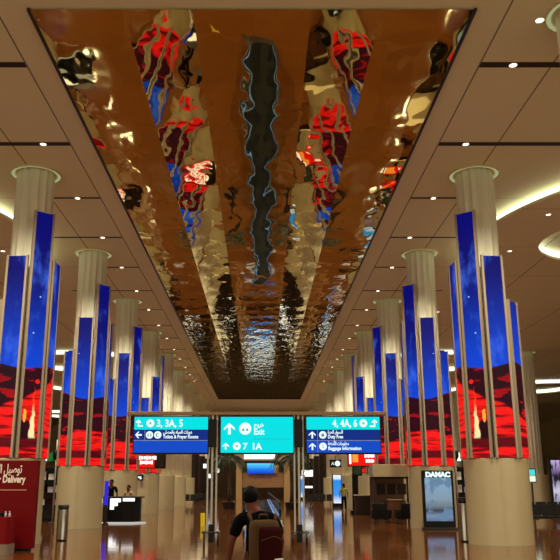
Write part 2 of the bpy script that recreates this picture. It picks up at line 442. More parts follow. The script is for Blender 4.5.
# ------------------------------------------------------------------ columns
ORD = ['nearest', 'second', 'third', 'fourth', 'fifth', 'sixth', 'seventh', 'eighth', 'ninth', 'tenth']
flute = lambda a: 1 - .11 * abs(math.cos(7 * a)) ** .7
shaft_mesh = None
HGT = {'A': 8.6, 'B': 10.12, 'C': 8.62, 'D': 7.22, 'E': 5.9, 'F': 7.4, 'G': 8.4, 'H': 6.7}
ROT = [-40, -48, -52, -86]
def panel(parent, s, ang, letter, idx, seed, m):
    """one LED panel on the octagon; ang = direction of its face, measured from the column towards the viewer"""
    top = HGT[letter]; z0 = 2.46; ap, hw = .915, .274
    n = Vector((s * math.sin(ang), -math.cos(ang), 0)); t = Vector((-n.y, n.x, 0))      # t points to the viewer's right when the face looks at the viewer
    rz = math.atan2(t.y, t.x)
    mb = MB()
    mb.box((0, 0, (top + z0) / 2), (2 * hw, .06, top - z0))
    o = mb.build('led_panel', [m, M['black']], parent)
    uv = o.data.uv_layers.new(name='UVMap')
    for p in o.data.polygons:
        front = p.normal.y < -.9
        p.material_index = 0 if front else 1
        for li in p.loop_indices:
            co = o.data.vertices[o.data.loops[li].vertex_index].co
            uv.data[li].uv = (seed + idx * .8 + s * co.x * 1.1, co.z)
    o.location = n * ap; o.rotation_euler = (0, 0, rz)
    f = MB()
    for q in (-1, 1): f.box((q * (hw + .037), -.012, (top + z0) / 2 + .01), (.066, .1, top - z0 + .03))
    f.build('frame', M['frame'], o)
    return o
def column(s, k, Z, X=7.33, panels=None, label='', group=None, drum_h=2.45, drum_r=.95, drum_mat='drum', turn=0, cap=True):
    global shaft_mesh
    t = thing('column', label, 'column', (AX + s * X, Z, 0), 0, group)
    d = MB().lathe([(drum_r, 0), (drum_r, drum_h - .02), (drum_r - .02, drum_h), (.5, drum_h)], 64)
    d.build('base_drum', M[drum_mat], t, smooth='angle')
    if shaft_mesh is None:
        so = MB().lathe([(.62, 2.3), (.62, CEIL)], 168, fn=flute).build('shaft', M['column'], t, smooth=True); shaft_mesh = so.data
    else:
        so = bpy.data.objects.new('shaft', shaft_mesh); COL.objects.link(so); so.parent = t
    r = MB(); z = CEIL - .02
    r.lathe([(.70, z - .015), (.80, z - .015)], 48, caps=False); r.build('ring_light', M['capglow'], t)
    l = MB().lathe([(.80, CEIL - .055), (.825, CEIL - .055), (.825, CEIL), (.80, CEIL), (.80, CEIL - .055)], 48, caps=False)
    l.build('ring_lip', M['lip'], t, smooth='angle')
    if panels is not None:
        for i, L_ in enumerate('ABCDEFGH'):
            ang = R(panels + 45 * (i - 1))
            fire = k == 0
            panel(t, s, ang, L_, i, 0.0 if fire else 7.3 * k, M['fire'] if fire else M['dune'])
    return t
extra = {0: 'with a campfire on its screens', 1: 'with desert night screens', 2: 'with desert night screens', 3: 'with short blue screens'}
for k in range(10):
    Z = 24.2 + 9.2 * k
    for s in (-1, 1):
        side = 'left' if s < 0 else 'right'
        lb = '%s fluted cream column on the %s side, %s' % (ORD[k], side, extra.get(k, 'plain without screens'))
        far = k >= 7
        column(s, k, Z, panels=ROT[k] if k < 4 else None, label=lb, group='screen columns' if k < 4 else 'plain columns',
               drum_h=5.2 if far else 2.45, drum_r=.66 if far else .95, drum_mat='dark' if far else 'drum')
column(1, 9, 15.0, label='fluted cream column overhead at the right edge, only its glowing ring shows', group='plain columns')
for s in (-1, 1):
    for k, (X, Z) in enumerate(((20.8, 60), (20.8, 84), (34, 100))):
        if s < 0 and k == 0: continue
        column(s, 9, Z, X, label='fluted column of the outer aisle on the %s, %s' % ('left' if s < 0 else 'right', ['the nearest one', 'seen between the screen columns', 'far away by the side wall'][k]), group='outer aisle columns')

# downlights
lens_me = ring_me = None
def downlight(x, y, z, label):
    global lens_me, ring_me
    if ring_me is None:
        o = MB().lathe([(.085, 0), (.105, -.02), (.115, 0)], 20, caps=False).build('downlight', M['white']); ring_me = o.data
        l = MB().lathe([(.001, -.012), (.085, -.008)], 20, caps=False).build('lens', M['lens'], o); lens_me = l.data
    else:
        o = bpy.data.objects.new('downlight', ring_me); COL.objects.link(o)
        l = bpy.data.objects.new('lens', lens_me); COL.objects.link(l); l.parent = o
    o.location = (x, y, z); tag(o, label, 'ceiling light', 'ceiling downlights')
NTH = ['first', 'second', 'third', 'fourth', 'fifth', 'sixth', 'seventh', 'eighth', 'ninth', 'tenth', 'eleventh', 'twelfth', 'thirteenth', 'fourteenth']
def in_disc(x, z):
    for (cx, cz, r) in ((18.9, 30.2, 10.3), (14.7, 64.9, 6.3), (30, 86, 10.3)):
        if (x - cx) ** 2 + (z - cz) ** 2 < r * r: return True
    return False
for k, Z in enumerate(SL):
    for s in (-1, 1):
        side = 'left' if s < 0 else 'right'
        downlight(AX + s * 6.45, Z, CEIL - .012, 'small white downlight in the %s dark ceiling slot from the front, %s of the mirror' % (NTH[k], side))
        if k >= 1:
            x = 10.8
            zc = CEIL - .42 if in_disc(x, Z) else CEIL - .002
            if not in_disc(x, Z) or (x - 14.9) ** 2 + (Z - 30.1) ** 2 > 12:
                downlight(AX + s * x, Z + .6, zc, 'small white downlight on the outer %s ceiling, level with the %s slot' % (side, NTH[k]))
downlight(AX + 6.45, 15.3, CEIL - .002, 'small white downlight in the plain ceiling at the top right corner')
for s in (-1, 1):
    for k in range(4):
        Z = 46 + 4.6 * k
        downlight(AX + s * 15.5, Z, CEIL - .002, 'small white downlight far out on the %s ceiling, %s in its row' % ('left' if s < 0 else 'right', NTH[k]))

# ------------------------------------------------------------------ gantry and direction signs
GZ = 23.6
gx = [X_at(212, GZ, 2), X_at(299, GZ, 2)]
zt, zb = z_at(417.2, GZ), z_at(452.8, GZ)
bz = z_at(413.5, GZ)
g = thing('sign_gantry', 'brown metal gantry beam on two slim posts carrying the three signs', 'gantry', (0, GZ, 0))
xl, xr = X_at(127, GZ, 3.8), X_at(386, GZ, 3.8)
MB().box(((xl + xr) / 2, .02, bz), (xr - xl, .14, .11), bev=.02).build('beam', mat('brown_metal_beam', (132, 98, 66), .4, .3), g)
for x in gx:
    MB().box((x, .06, bz / 2 + .15), (.055, .12, bz - .3)).box((x + .13, .06, bz / 2 + .15), (.045, .12, bz - .3)).box((x - .13, .06, bz / 2 + .15), (.045, .12, bz - .3)).build('post', M['grey'], g)
    MB().box((x, .06, .32), (.16, .2, .5), bev=.015).build('post_foot', M['black'], g)
    MB().box((x, .0, (zt + zb) / 2 + .05), (.24, .16, .82), bev=.02).build('speaker_box', M['black'], g)
for x, nm in ((gx[0], 'left'), (gx[1], 'right')):
    gr = thing('guard_rail', 'low tubular guard rail around the %s gantry post' % nm, 'guard rail', (x, GZ, 0), 0, 'gantry guard rails')
    w, h = .25, .36
    MB().tube([(-w, -w, h), (w, -w, h), (w, w, h), (-w, w, h), (-w, -w, h)], .022, 8).build('top_rail', M['darkmetal'], gr, smooth=True)
    for a in (-1, 1):
        for b_ in (-1, 1):
            MB().tube([(a * w * .8, b_ * w, 0), (a * w * .8, b_ * w, h)], .018, 8).build('leg', M['darkmetal'], gr, smooth=True)

def arrow(mb, c, size, direction):
    """white arrow facing -y; direction 'U','L','LU','RU'"""
    x, y, z = c; s = size
    def P(pts, flip=1, rot=0):
        out = []
        for (a, b) in pts:
            ca, sa = math.cos(rot), math.sin(rot)
            out.append((x + flip * (a * ca - b * sa) * s, y, z + (a * sa + b * ca) * s))
        mb.poly(out, (0, -.006, 0))
    head = [(0, .5), (.48, .06), (.48, -.14), (.12, .16), (.12, -.5), (-.12, -.5), (-.12, .16), (-.48, -.14), (-.48, .06)]
    if direction == 'U': P(head)
    elif direction == 'L': P(head, rot=PI / 2)
    else:
        fl = -1 if direction == 'LU' else 1
        pts = [(.12, .5), (.5, .14), (.36, .02), (.2, .16), (.2, -.46), (-.5, -.46), (-.5, -.26), (.04, -.26), (.04, .16), (-.12, .02), (-.26, .14)]
        P(pts, flip=fl)
    return mb
def circle_icon(parent, c, r, kind):
    d = MB(); x, y, z = c
    d.poly([(x + r * math.cos(2 * PI * k / 28), y, z + r * math.sin(2 * PI * k / 28)) for k in range(28)], (0, -.006, 0))
    o = d.build('icon_disc', M['ink'], parent)
    k = MB(); yy = y - .009
    if kind == 'plane':
        for a in range(4):
            A = a * PI / 2 + PI / 4
            k.poly([(x + r * (.42 * math.cos(A + q) * m_), yy, z + r * (.42 * math.sin(A + q) * m_)) for q, m_ in ((-.5, .5), (0, 1.2), (.5, .5), (PI, .2))], (0, -.003, 0))
    elif kind == 'people':
        for q in (-.38, .38):
            k.poly([(x + q * r - .16 * r, yy, z - .45 * r), (x + q * r + .16 * r, yy, z - .45 * r), (x + q * r + .1 * r, yy, z + .15 * r), (x + q * r - .1 * r, yy, z + .15 * r)], (0, -.003, 0))
            k.poly([(x + q * r + .12 * r * math.cos(2 * PI * j / 10), yy, z + .36 * r + .12 * r * math.sin(2 * PI * j / 10)) for j in range(10)], (0, -.003, 0))
    elif kind == 'bus':
        k.poly([(x - .55 * r, yy, z - .35 * r), (x - .12 * r, yy, z - .35 * r), (x - .3 * r, yy, z + .12 * r)], (0, -.003, 0))
        k.poly([(x + .12 * r, yy, z - .35 * r), (x + .55 * r, yy, z - .35 * r), (x + .3 * r, yy, z + .12 * r)], (0, -.003, 0))
    elif kind == 'bag':
        k.poly([(x - .4 * r, yy, z - .4 * r), (x + .4 * r, yy, z - .4 * r), (x + .34 * r, yy, z + .15 * r), (x - .34 * r, yy, z + .15 * r)], (0, -.003, 0))
        k.tube([(x - .18 * r, yy, z + .15 * r), (x - .15 * r, yy, z + .45 * r), (x + .15 * r, yy, z + .45 * r), (x + .18 * r, yy, z + .15 * r)], .06 * r, 6)
    elif kind == 'crescent':
        k.poly([(x + .5 * r * math.cos(t), yy, z + .5 * r * math.sin(t)) for t in [R(a) for a in range(40, 321, 20)]] + [(x + .12 * r + .38 * r * math.cos(t), yy, z + .38 * r * math.sin(t)) for t in [R(a) for a in range(310, 49, -20)]], (0, -.003, 0))
    elif kind == 'info':
        k.box((x, yy, z - .12 * r), (.2 * r, .004, .6 * r)); k.box((x, yy, z + .42 * r), (.2 * r, .004, .2 * r))
    k.build('icon_mark', M['tealink'], o)
    return o
def sign_base(x0, x1, label):
    t = thing('direction_sign', label, 'sign', ((x0 + x1) / 2, GZ, 0), 0, 'hanging direction signs')
    w, h = x1 - x0, zt - zb
    MB().box((0, 0, (zt + zb) / 2 - .005), (w + .06, .14, h + .08), bev=.015).build('casing', M['black'], t)
    for q in (-.3, .3):
        MB().box((q * w, 0, (zt + bz) / 2 + .0), (.05, .05, max(.04, bz - zt - .06))).build('hanger', M['darkmetal'], t)
    return t, w, h
def band(t, w, za, zc, m, name):
    return MB().box((0, -.076, (za + zc) / 2), (w, .016, zc - za)).build(name, M[m], t)
YF = -.088
# left sign
x0, x1 = X_at(134.5, GZ, 3.2), X_at(208, GZ, 3.2)
t, w, h = sign_base(x0, x1, 'left hanging sign, cyan band over two blue bands, with 3, 3A, 5')
zm1, zm2 = zt - h * .355, zt - h * .655
band(t, w, zm1, zt, 'cyan', 'cyan_band'); band(t, w, zm2, zm1 - .012, 'navy', 'navy_band'); band(t, w, zb, zm2 - .012, 'blue', 'blue_band')
MB().box((0, -.078, zm2 - .006), (w, .02, .022)).box((-w * .352, -.078, (zm1 + zm2) / 2), (.016, .022, zm1 - zm2)).build('divider', mat('pale_divider', (130, 150, 210), .5), t)
u = lambda px: X_at(px, GZ, 3.2) - (x0 + x1) / 2
zc = (zt + zm1) / 2
arrow(MB(), (u(139.5), YF, zc), .22, 'LU').build('arrow', M['ink'], t)
circle_icon(t, (u(150.5), YF, zc), .118, 'plane')
text_obj('lettering', '3, 3A, 5', .30, M['ink'], t, (u(156.5), YF, zc - .1), width=.78, bold=.008)
zc = (zm1 + zm2) / 2
arrow(MB(), (u(139), YF, zc), .2, 'L').build('arrow', M['ink'], t)
circle_icon(t, (u(150), YF, zc), .11, 'people'); circle_icon(t, (u(158.2), YF, zc), .11, 'crescent')
text_obj('lettering', arabic('دورات المياه والمصلى'), .14, M['ink'], t, (u(163.5), YF, zc + .04), width=.86, bold=.004)
text_obj('lettering', 'Toilets & Prayer Rooms', .14, M['ink'], t, (u(163.5), YF, zc - .1), width=1.05, bold=.004)
# middle sign
x0, x1 = X_at(221, GZ, 3.2), X_at(293, GZ, 3.2)
t, w, h = sign_base(x0, x1, 'middle hanging sign, all cyan, pointing up to Exit')
band(t, w, zb, zt, 'cyan', 'cyan_face')
u = lambda px: X_at(px, GZ, 3.2) - (x0 + x1) / 2
MB().box((u(272), -.086, zt - h * .62), (w * .5, .004, .012)).build('divider', mat('teal_divider', (40, 150, 160), .5), t)
zc = zt - h * .33
arrow(MB(), (u(229.5), YF, zc), .34, 'U').build('arrow', M['ink'], t)
circle_icon(t, (u(245.3), YF, zc), .18, 'bus')
text_obj('lettering', arabic('خروج'), .18, M['ink'], t, (u(254), YF, zc + .06), width=.30, bold=.004)
text_obj('lettering', 'Exit', .24, M['ink'], t, (u(253.8), YF, zc - .17), width=.31, bold=.006)
zc = zt - h * .82
arrow(MB(), (u(226), YF, zc), .2, 'U').build('arrow', M['ink'], t)
circle_icon(t, (u(237), YF, zc), .115, 'plane')
text_obj('lettering', '7', .26, M['ink'], t, (u(243), YF, zc - .09), bold=.006)
text_obj('lettering', '1A', .26, M['ink'], t, (u(251.5), YF, zc - .09), bold=.008)
# right sign
x0, x1 = X_at(306.5, GZ, 3.2), X_at(379.5, GZ, 3.2)
t, w, h = sign_base(x0, x1, 'right hanging sign, cyan band over navy bands, with 4, 4A, 6 and Duty Free')
zm1, zm2 = zt - h * .355, zt - h * .655
band(t, w, zm1, zt, 'cyan', 'cyan_band'); band(t, w, zm2, zm1 - .012, 'navy', 'navy_band'); band(t, w, zb, zm2 - .012, 'blue', 'blue_band')
MB().box((0, -.078, zm2 - .006), (w, .02, .022)).box((-w * .352, -.078, (zm1 + zb) / 2), (.016, .022, zm1 - zb)).build('divider', mat('pale_divider', (130, 150, 210), .5), t)
u = lambda px: X_at(px, GZ, 3.2) - (x0 + x1) / 2
zc = (zt + zm1) / 2
text_obj('lettering', '4, 4A, 6', .30, M['ink'], t, (u(332.5), YF, zc - .1), width=.74, bold=.008)
circle_icon(t, (u(363.2), YF, zc), .118, 'plane')
arrow(MB(), (u(373.5), YF, zc), .24, 'RU').build('arrow', M['ink'], t)
for za, zc_, ic, ar, en, wa, we in ((zm1, zm2, 'bag', 'السوق الحرة', 'Duty Free', .45, .45), (zm2, zb, 'info', 'معلومات الأمتعة', 'Baggage Information', .62, .98)):
    zc = (za + zc_) / 2
    arrow(MB(), (u(312), YF, zc), .21, 'U').build('arrow', M['ink'], t)
    circle_icon(t, (u(322.5), YF, zc), .112, ic)
    text_obj('lettering', arabic(ar), .14, M['ink'], t, (u(327.5), YF, zc + .04), width=wa, bold=.004)
    text_obj('lettering', en, .14, M['ink'], t, (u(327.5), YF, zc - .1), width=we, bold=.004)

# ------------------------------------------------------------------ people
def skin_mesh(name, verts, edges, roots, m, parent, sub=2):
    me = bpy.data.meshes.new(name)
    me.from_pydata([v[0] for v in verts], edges, [])
    o = bpy.data.objects.new(name, me); COL.objects.link(o)
    sk = o.modifiers.new('s', 'SKIN'); sk.use_smooth_shade = True
    ss = o.modifiers.new('u', 'SUBSURF'); ss.levels = sub; ss.render_levels = sub
    for i, v in enumerate(verts):
        sv = me.skin_vertices[0].data[i]; r = v[1]
        sv.radius = r if isinstance(r, tuple) else (r, r)
        sv.use_root = i in roots
    bpy.context.view_layer.update()
    nm = bpy.data.meshes.new_from_object(o.evaluated_get(bpy.context.evaluated_depsgraph_get()))
    bpy.data.objects.remove(o); bpy.data.meshes.remove(me)
    nm.materials.clear(); nm.materials.append(m)
    for p in nm.polygons: p.use_smooth = True
    r = bpy.data.objects.new(name, nm); COL.objects.link(r); r.parent = parent
    return r
class Sk:
    def __init__(s): s.v, s.e, s.r = [], [], []
    def chain(s, pts, start=None, root=False):
        prev = start; ids = []
        for (p, r) in pts:
            s.v.append((p, r)); i = len(s.v) - 1; ids.append(i)
            if prev is not None: s.e.append((prev, i))
            prev = i
        if root: s.r.append(ids[0])
        return ids
def person(label, loc, rz, scale=1.0, shirt='shirt', trousers='trousers', armL=None, armR=None, stride=.12, head=(0, 0), fine=True):
    """standing or walking figure facing +y in its own frame"""
    t = thing('person', label, 'person', loc, rz); t.scale = (scale,) * 3
    hx, hy = head
    aL = armL or [(-.255, -.03, 1.14), (-.275, .03, .90)]
    aR = armR or [(.255, -.03, 1.14), (.275, .03, .90)]
    b = Sk()
    sp = b.chain([((0, 0, .96), .125), ((0, .0, 1.12), .115), ((0, -.01, 1.28), .125), ((0, -.01, 1.40), .10), ((hx * .65, .01 + hy * .5, 1.50), .056),
                  ((hx, .03 + hy, 1.59), .078), ((hx, .025 + hy, 1.655), .083), ((hx, .015 + hy, 1.70), .062)], root=True)
    b.chain([((hx, .118 + hy, 1.612), .018), ((hx, .128 + hy, 1.595), .012)], sp[5])          # nose
    hands = []
    for sx, A in ((-1, aL), (1, aR)):
        el, wr = Vector(A[0]), Vector(A[1])
        d = (wr - el).normalized()
        ids = b.chain([((sx * .09, -.01, 1.405), .075), ((sx * .175, -.01, 1.395), .066), (tuple((Vector((sx * .19, -.01, 1.39)) + el) / 2), .05), (tuple(el), .041), (tuple((el + wr) / 2), .039), (tuple(wr), .027),
                       (tuple(wr + d * .05), (.036, .02) if False else .030), (tuple(wr + d * .085), .028)], sp[3])
        hands.append((sx, wr, d))
    for sx in (-1, 1):
        y1 = sx * stride
        b.chain([((sx * .085, 0, .90), .098), ((sx * .095, y1 * .45 + .02, .50), .062), ((sx * .095, y1 * .8 - .01, .30), .058), ((sx * .095, y1, .085), .036), ((sx * .1, y1 + .09, .035), .034), ((sx * .105, y1 + .16, .028), .026)], sp[0])
    if fine:
        for sx, wr, d in hands:
            side = Vector((0, 1, 0)) - d * d.y; side.normalize()        # across the palm, front to back
            inn = d.cross(side) * (1 if d.cross(side).x * sx < 0 else -1)
            palm = wr + d * .06
            for q, ln in ((.030, .072), (.010, .082), (-.010, .076), (-.029, .060)):
                p0 = palm + side * q; p1 = wr + d * .105 + side * q * 1.1
                p2 = p1 + d * ln * .42 + inn * .014; p3 = p2 + d * ln * .3 + inn * .03; p4 = p3 + d * .004 + inn * .022
                b.chain([(tuple(p0), .012), (tuple(p1), .0095), (tuple(p2), .009), (tuple(p3), .008), (tuple(p4), .0065)], root=True)
            p0 = wr + d * .03 + side * .018; p1 = p0 + side * .03 + d * .022; p2 = p1 + d * .032 + side * .008 + inn * .012; p3 = p2 + d * .026 + inn * .012
            b.chain([(tuple(p0), .013), (tuple(p1), .0115), (tuple(p2), .010), (tuple(p3), .008)], root=True)
    skin_mesh('body', b.v, b.e, b.r, M['skin'], t, 2 if fine else 1)
    # shirt: torso and short sleeves
    c = Sk()
    st = c.chain([((0, 0, .86), .145), ((0, .0, 1.0), .145), ((0, .0, 1.14), .135), ((0, -.01, 1.29), .148), ((0, -.01, 1.40), .118), ((hx * .3, 0, 1.46), .068)], root=True)
    for sx, A in ((-1, aL), (1, aR)):
        el = Vector(A[0]); sh = Vector((sx * .19, -.01, 1.40))
        c.chain([((sx * .09, -.01, 1.405), .088), (tuple(sh), .084), (tuple(sh.lerp(el, .45)), .072), (tuple(sh.lerp(el, .82)), .066)], st[4])
    skin_mesh('shirt', c.v, c.e, c.r, M[shirt], t)
    p = Sk()
    pr = p.chain([((0, 0, 1.0), .13), ((0, 0, .93), .135)], root=True)
    for sx in (-1, 1):
        y1 = sx * stride
        p.chain([((sx * .088, 0, .84), .112), ((sx * .095, y1 * .45 + .02, .50), .080), ((sx * .095, y1 * .8 - .01, .28), .074), ((sx * .095, y1, .09), .062)], pr[1])
    skin_mesh('trousers', p.v, p.e, p.r, M[trousers], t)
    for sx in (-1, 1):
        y1 = sx * stride; q = Sk()
        q.chain([((sx * .096, y1 - .045, .045), .044), ((sx * .1, y1 + .08, .045), .048), ((sx * .105, y1 + .17, .036), .036)], root=True)
        skin_mesh('shoe', q.v, q.e, q.r, M['shoe'], t)
    # hair cap and ears
    hm = MB(); hm.sphere((hx, .0 + hy, 1.655), (.093, .110, .104), 24, 18)
    for v in list(hm.bm.verts):
        if v.co.z < 1.575 or (v.co.y > .075 + hy and v.co.z < 1.70) or (v.co.y > .02 + hy and v.co.z < 1.63): hm.bm.verts.remove(v)
    for v in hm.bm.verts:
        v.co += Vector((random.uniform(-1, 1), random.uniform(-1, 1), random.uniform(-1, 1))) * .004
    hm.build('hair', M['hair'], t, smooth=True)
    for sx in (-1, 1): MB().sphere((hx + sx * .084, .03 + hy, 1.615), (.012, .022, .034), 10, 8).build('ear', M['skin'], t, smooth=True)
    if fine:
        for sx in (-1, 1): MB().sphere((hx + sx * .032, .098 + hy, 1.635), (.013, .01, .009), 10, 8).build('eye', M['hair'], t, smooth=True)
        MB().sphere((hx, .100 + hy, 1.562), (.024, .008, .006), 10, 6).build('mouth', M['pack'], t, smooth=True)
    return t

PZ = 8.6
px_ = X_at(257, PZ) 
main = person('person walking away in a black T-shirt, carrying a tan and maroon backpack', (px_, PZ, 0), 0, .94, armL=[(-.285, -.03, 1.15), (-.325, -.01, .92)], armR=[(.275, .03, 1.16), (.25, .14, .98)], head=(-.075, .02))
# backpack, worn on the back
bp = thing('backpack', 'tan and maroon backpack on the back of the walking person', 'backpack', (px_ + .075, PZ - .24, 1.06), R(24))
BK = MB()
BK.box((0, 0, .02), (.31, .18, .47), bev=.07); BK.build('pack_body', M['packtan'], bp, smooth=True)
BK = MB(); BK.box((.028, -.09, -.01), (.25, .09, .40), bev=.04); BK.build('front_pocket', M['pack'], bp, smooth=True)
for sx in (-1, 1):
    MB().tube([(sx * .12, .10, .22), (sx * .135, .17, .285), (sx * .14, .26, .285), (sx * .145, .345, .18), (sx * .15, .335, .0), (sx * .155, .20, -.12), (sx * .14, .08, -.17)], .02, 8).build('strap', M['packtan'], bp, smooth=True).rotation_euler = (0, 0, R(-20))
MB().tube([(-.05, .02, .26), (-.04, .02, .305), (.04, .02, .305), (.05, .02, .26)], .011, 8).build('carry_loop', M['packtan'], bp, smooth=True)
lab(MB().box((.10, -.135, -.185), (.10, .035, .14), rz=0, bev=.012).build('side_bottle', M['packwhite'], bp), 'pale blue-white pouch')
MB().tube([(-.10, -.155, .06), (.03, -.165, .10), (.15, -.155, .06)], .006, 6).build('zip', M['packtan'], bp)
# trolley suitcase held by the walking person
wr = Vector((-.325, -.01, .92)) * .94
sc = thing('suitcase', 'dark trolley suitcase pulled by the left hand of the walking person', 'suitcase', (px_ + wr.x, PZ - .03, 0))
MB().box((0, -.02, .31), (.24, .38, .52), bev=.04).build('shell', M['suitcase'], sc, smooth='angle')
for q in (-.05, .05): MB().tube([(0, q, .55), (0, q, wr.z - .095)], .008, 8).build('handle_rod', M['steel'], sc)
MB().tube([(0, -.065, wr.z - .095), (0, .065, wr.z - .095)], .013, 10).build('grip', M['black'], sc, smooth=True)
for a in (-1, 1):
    for b_ in (-1, 1): MB().tube([(a * .08 - .012, -.02 + b_ * .14, .03), (a * .08 + .012, -.02 + b_ * .14, .03)], .03, 12).box((a * .08, -.02 + b_ * .14, .05), (.02, .02, .06)).build('wheel', M['black'], sc)

# ------------------------------------------------------------------ left foreground
SZ = 21.6
sb = thing('delivery_sign', 'tall deep red delivery sign board standing in front of the nearest left column', 'sign', (0, SZ, 0))
xr = X_at(37, SZ, 1.3); xlft = xr - 3.0; ztop = z_at(460.5, SZ)
MB().box(((xr + xlft) / 2, 0, ztop / 2 + .03), (xr - xlft, .22, ztop - .06), bev=.01).build('board', M['red'], sb)
MB().box(((xr + xlft) / 2, 0, .035), (xr - xlft - .2, .30, .07), bev=.01).build('foot', M['black'], sb)
text_obj('lettering', 'r Delivery', .26, M['cream_text'], sb, (X_at(-1, SZ), -.113, z_at(482.5, SZ)), width=X_at(26, SZ) - X_at(-1, SZ), bold=.008)
text_obj('lettering', arabic('توصيل ال'), .32, M['cream_text'], sb, (X_at(-4, SZ), -.113, z_at(473, SZ)), width=X_at(22, SZ) - X_at(-4, SZ), bold=.006)
MB().box(((X_at(28, SZ) + xlft) / 2, -.113, z_at(490, SZ)), (X_at(28, SZ) - xlft, .006, .022)).build('rule_line', M['gold_line'], sb)

RZ = 20.6
rb = thing('red_counter', 'low red counter with a grey plinth in front of the red delivery sign', 'counter', (X_at(1.5, RZ), RZ, 0))
def rrect(w, d, r, seg=6):
    pts = []
    for (cx, cy, a0) in ((w / 2 - r, -d / 2 + r, -90), (w / 2 - r, d / 2 - r, 0), (-w / 2 + r, d / 2 - r, 90), (-w / 2 + r, -d / 2 + r, 180)):
        for k in range(seg + 1):
            a = R(a0 + 90 * k / seg); pts.append((cx + r * math.cos(a), cy + r * math.sin(a)))
    return pts
hz = z_at(518, RZ)
MB().poly([(a, b_, .24) for a, b_ in rrect(.72, .72, .16)], (0, 0, hz - .24)).build('body', M['redbin'], rb, smooth='angle')
MB().poly([(a, b_, 0) for a, b_ in rrect(.76, .76, .17)], (0, 0, .25)).build('plinth', M['plinth'], rb, smooth='angle')
MB().poly([(a, b_, hz) for a, b_ in rrect(.72, .72, .16)], (0, 0, .03)).build('worktop', M['redbin'], rb, smooth='angle')
x_r, y_r = rb.location.x, RZ
tag(MB().poly([(x_r - .02 + a, y_r + b_, hz + .03) for a, b_ in rrect(.3, .3, .08)], (0, 0, .10)).build('desk_device', M['black'], smooth='angle'), 'small black device lying on the low red counter', 'device')
for i, q in enumerate((.2, .3)):
    h_ = thing('sanitiser_bottle', 'small clear pump bottle on the red counter, the %s one' % ('left' if i == 0 else 'right'), 'bottle', (x_r + q, y_r - .1, hz + .03))
    MB().lathe([(.025, 0), (.028, .08), (.012, .1), (.012, .12)], 12).build('bottle_body', M['packwhite'], h_, smooth=True)
    MB().box((0, -.02, .13), (.02, .05, .018)).build('pump', M['white'], h_)

def chrome_bin(px, py, wpx, label, hpx):
    Z = Z_floor(py)
    t = thing('waste_bin', label, 'waste bin', (X_at(px, Z), Z + .15, 0), 0, 'steel waste bins')
    r = wpx / 2 * Z * CC / F_PX; h = hpx * Z * CC / F_PX
    MB().lathe([(r, .04), (r, h * .86), (r * .97, h * .87)], 40).build('bin_body', M['steel'], t, smooth='angle')
    MB().lathe([(r * .93, 0), (r * .93, .05)], 32).build('bin_base', M['black'], t, smooth='angle')
    MB().lathe([(r * .9, h * .865), (r * .9, h * .91)], 32).build('opening', M['black'], t, smooth='angle')
    MB().lathe([(r, h * .91), (r, h * .98), (r * .9, h)], 40).build('bin_lid', M['darkmetal'], t, smooth='angle')
    return t
chrome_bin(63.8, 541, 11.0, 'steel cylinder bin in front of the second left column', 34)
chrome_bin(463.5, 542, 11.0, 'steel cylinder bin beside the nearest right column', 42)

# black information counter with staff
KZ = 36.6
kx0, kx1 = X_at(104, KZ), X_at(139, KZ)
kc = thing('information_counter', 'black counter with glowing white panels in front of the third left column', 'counter', ((kx0 + kx1) / 2, KZ, 0))
kw = kx1 - kx0; kh = z_at(496.5, KZ)
MB().poly([(-kw / 2, 0, .08), (kw / 2 - .2, 0, .08), (kw / 2, .5, .08), (kw / 2, 1.0, .08), (-kw / 2, 1.0, .08)], (0, 0, kh - .14)).build('counter_body', M['black'], kc)
MB().poly([(-kw / 2 - .04, -.05, kh - .06), (kw / 2 - .1, -.05, kh - .06), (kw / 2 + .12, .45, kh - .06), (kw / 2 + .12, 1.05, kh - .06), (-kw / 2 - .04, 1.05, kh - .06)], (0, 0, .06)).build('counter_top', M['darkmetal'], kc)
MB().poly([(-kw / 2 - .06, -.1, 0), (kw / 2 - .25, -.1, 0), (kw / 2 + .25, .9, 0), (-kw / 2 - .06, .9, 0)], (0, 0, .05)).build('lit_plinth', glow('pale_lit_plinth', (226, 220, 210), .7), kc)
U = lambda px: X_at(px, KZ) - (kx0 + kx1) / 2
ZZ = lambda py: z_at(py, KZ)
lp = MB()
for (a, b_, c0, c1) in ((111, 121.5, 498.5, 502.2), (111, 118.5, 502.2, 506), (111, 115, 506, 509.5)):
    lp.box((U((a + b_) / 2), -.012, (ZZ(c0) + ZZ(c1)) / 2), (U(b_) - U(a), .024, ZZ(c0) - ZZ(c1)))
lab(lp.build('light_panel', M['whiteglow'], kc), 'stepped glowing white panel')
MB().box((U(129.5), -.012, ZZ(499.7)), (U(135.5) - U(123.8), .024, ZZ(498.2) - ZZ(501.3))).build('light_panel', M['whiteglow'], kc)
lt = thing('lit_tube', 'glowing violet blue upright tube at the left end of the black counter', 'light', (X_at(106.7, 36), 36, 0))
MB().lathe([(.085, z_at(505, 36)), (.085, z_at(481, 36))], 20).build('tube_light', M['blueglow'], lt, smooth='angle')
MB().lathe([(.16, 0), (.16, .05), (.08, .08), (.08, z_at(505, 36))], 20).build('stand', M['darkmetal'], lt, smooth='angle')
person('person in dark clothes standing behind the left end of the black counter', (X_at(111.5, 39.2), 39.2, 0), PI, 1.12, fine=False, stride=.02)
person('person in a beige shirt standing behind the black counter', (X_at(128.8, 38.9), 38.9, 0), PI * .9, .97, shirt='paleshirt', fine=False, stride=.02)

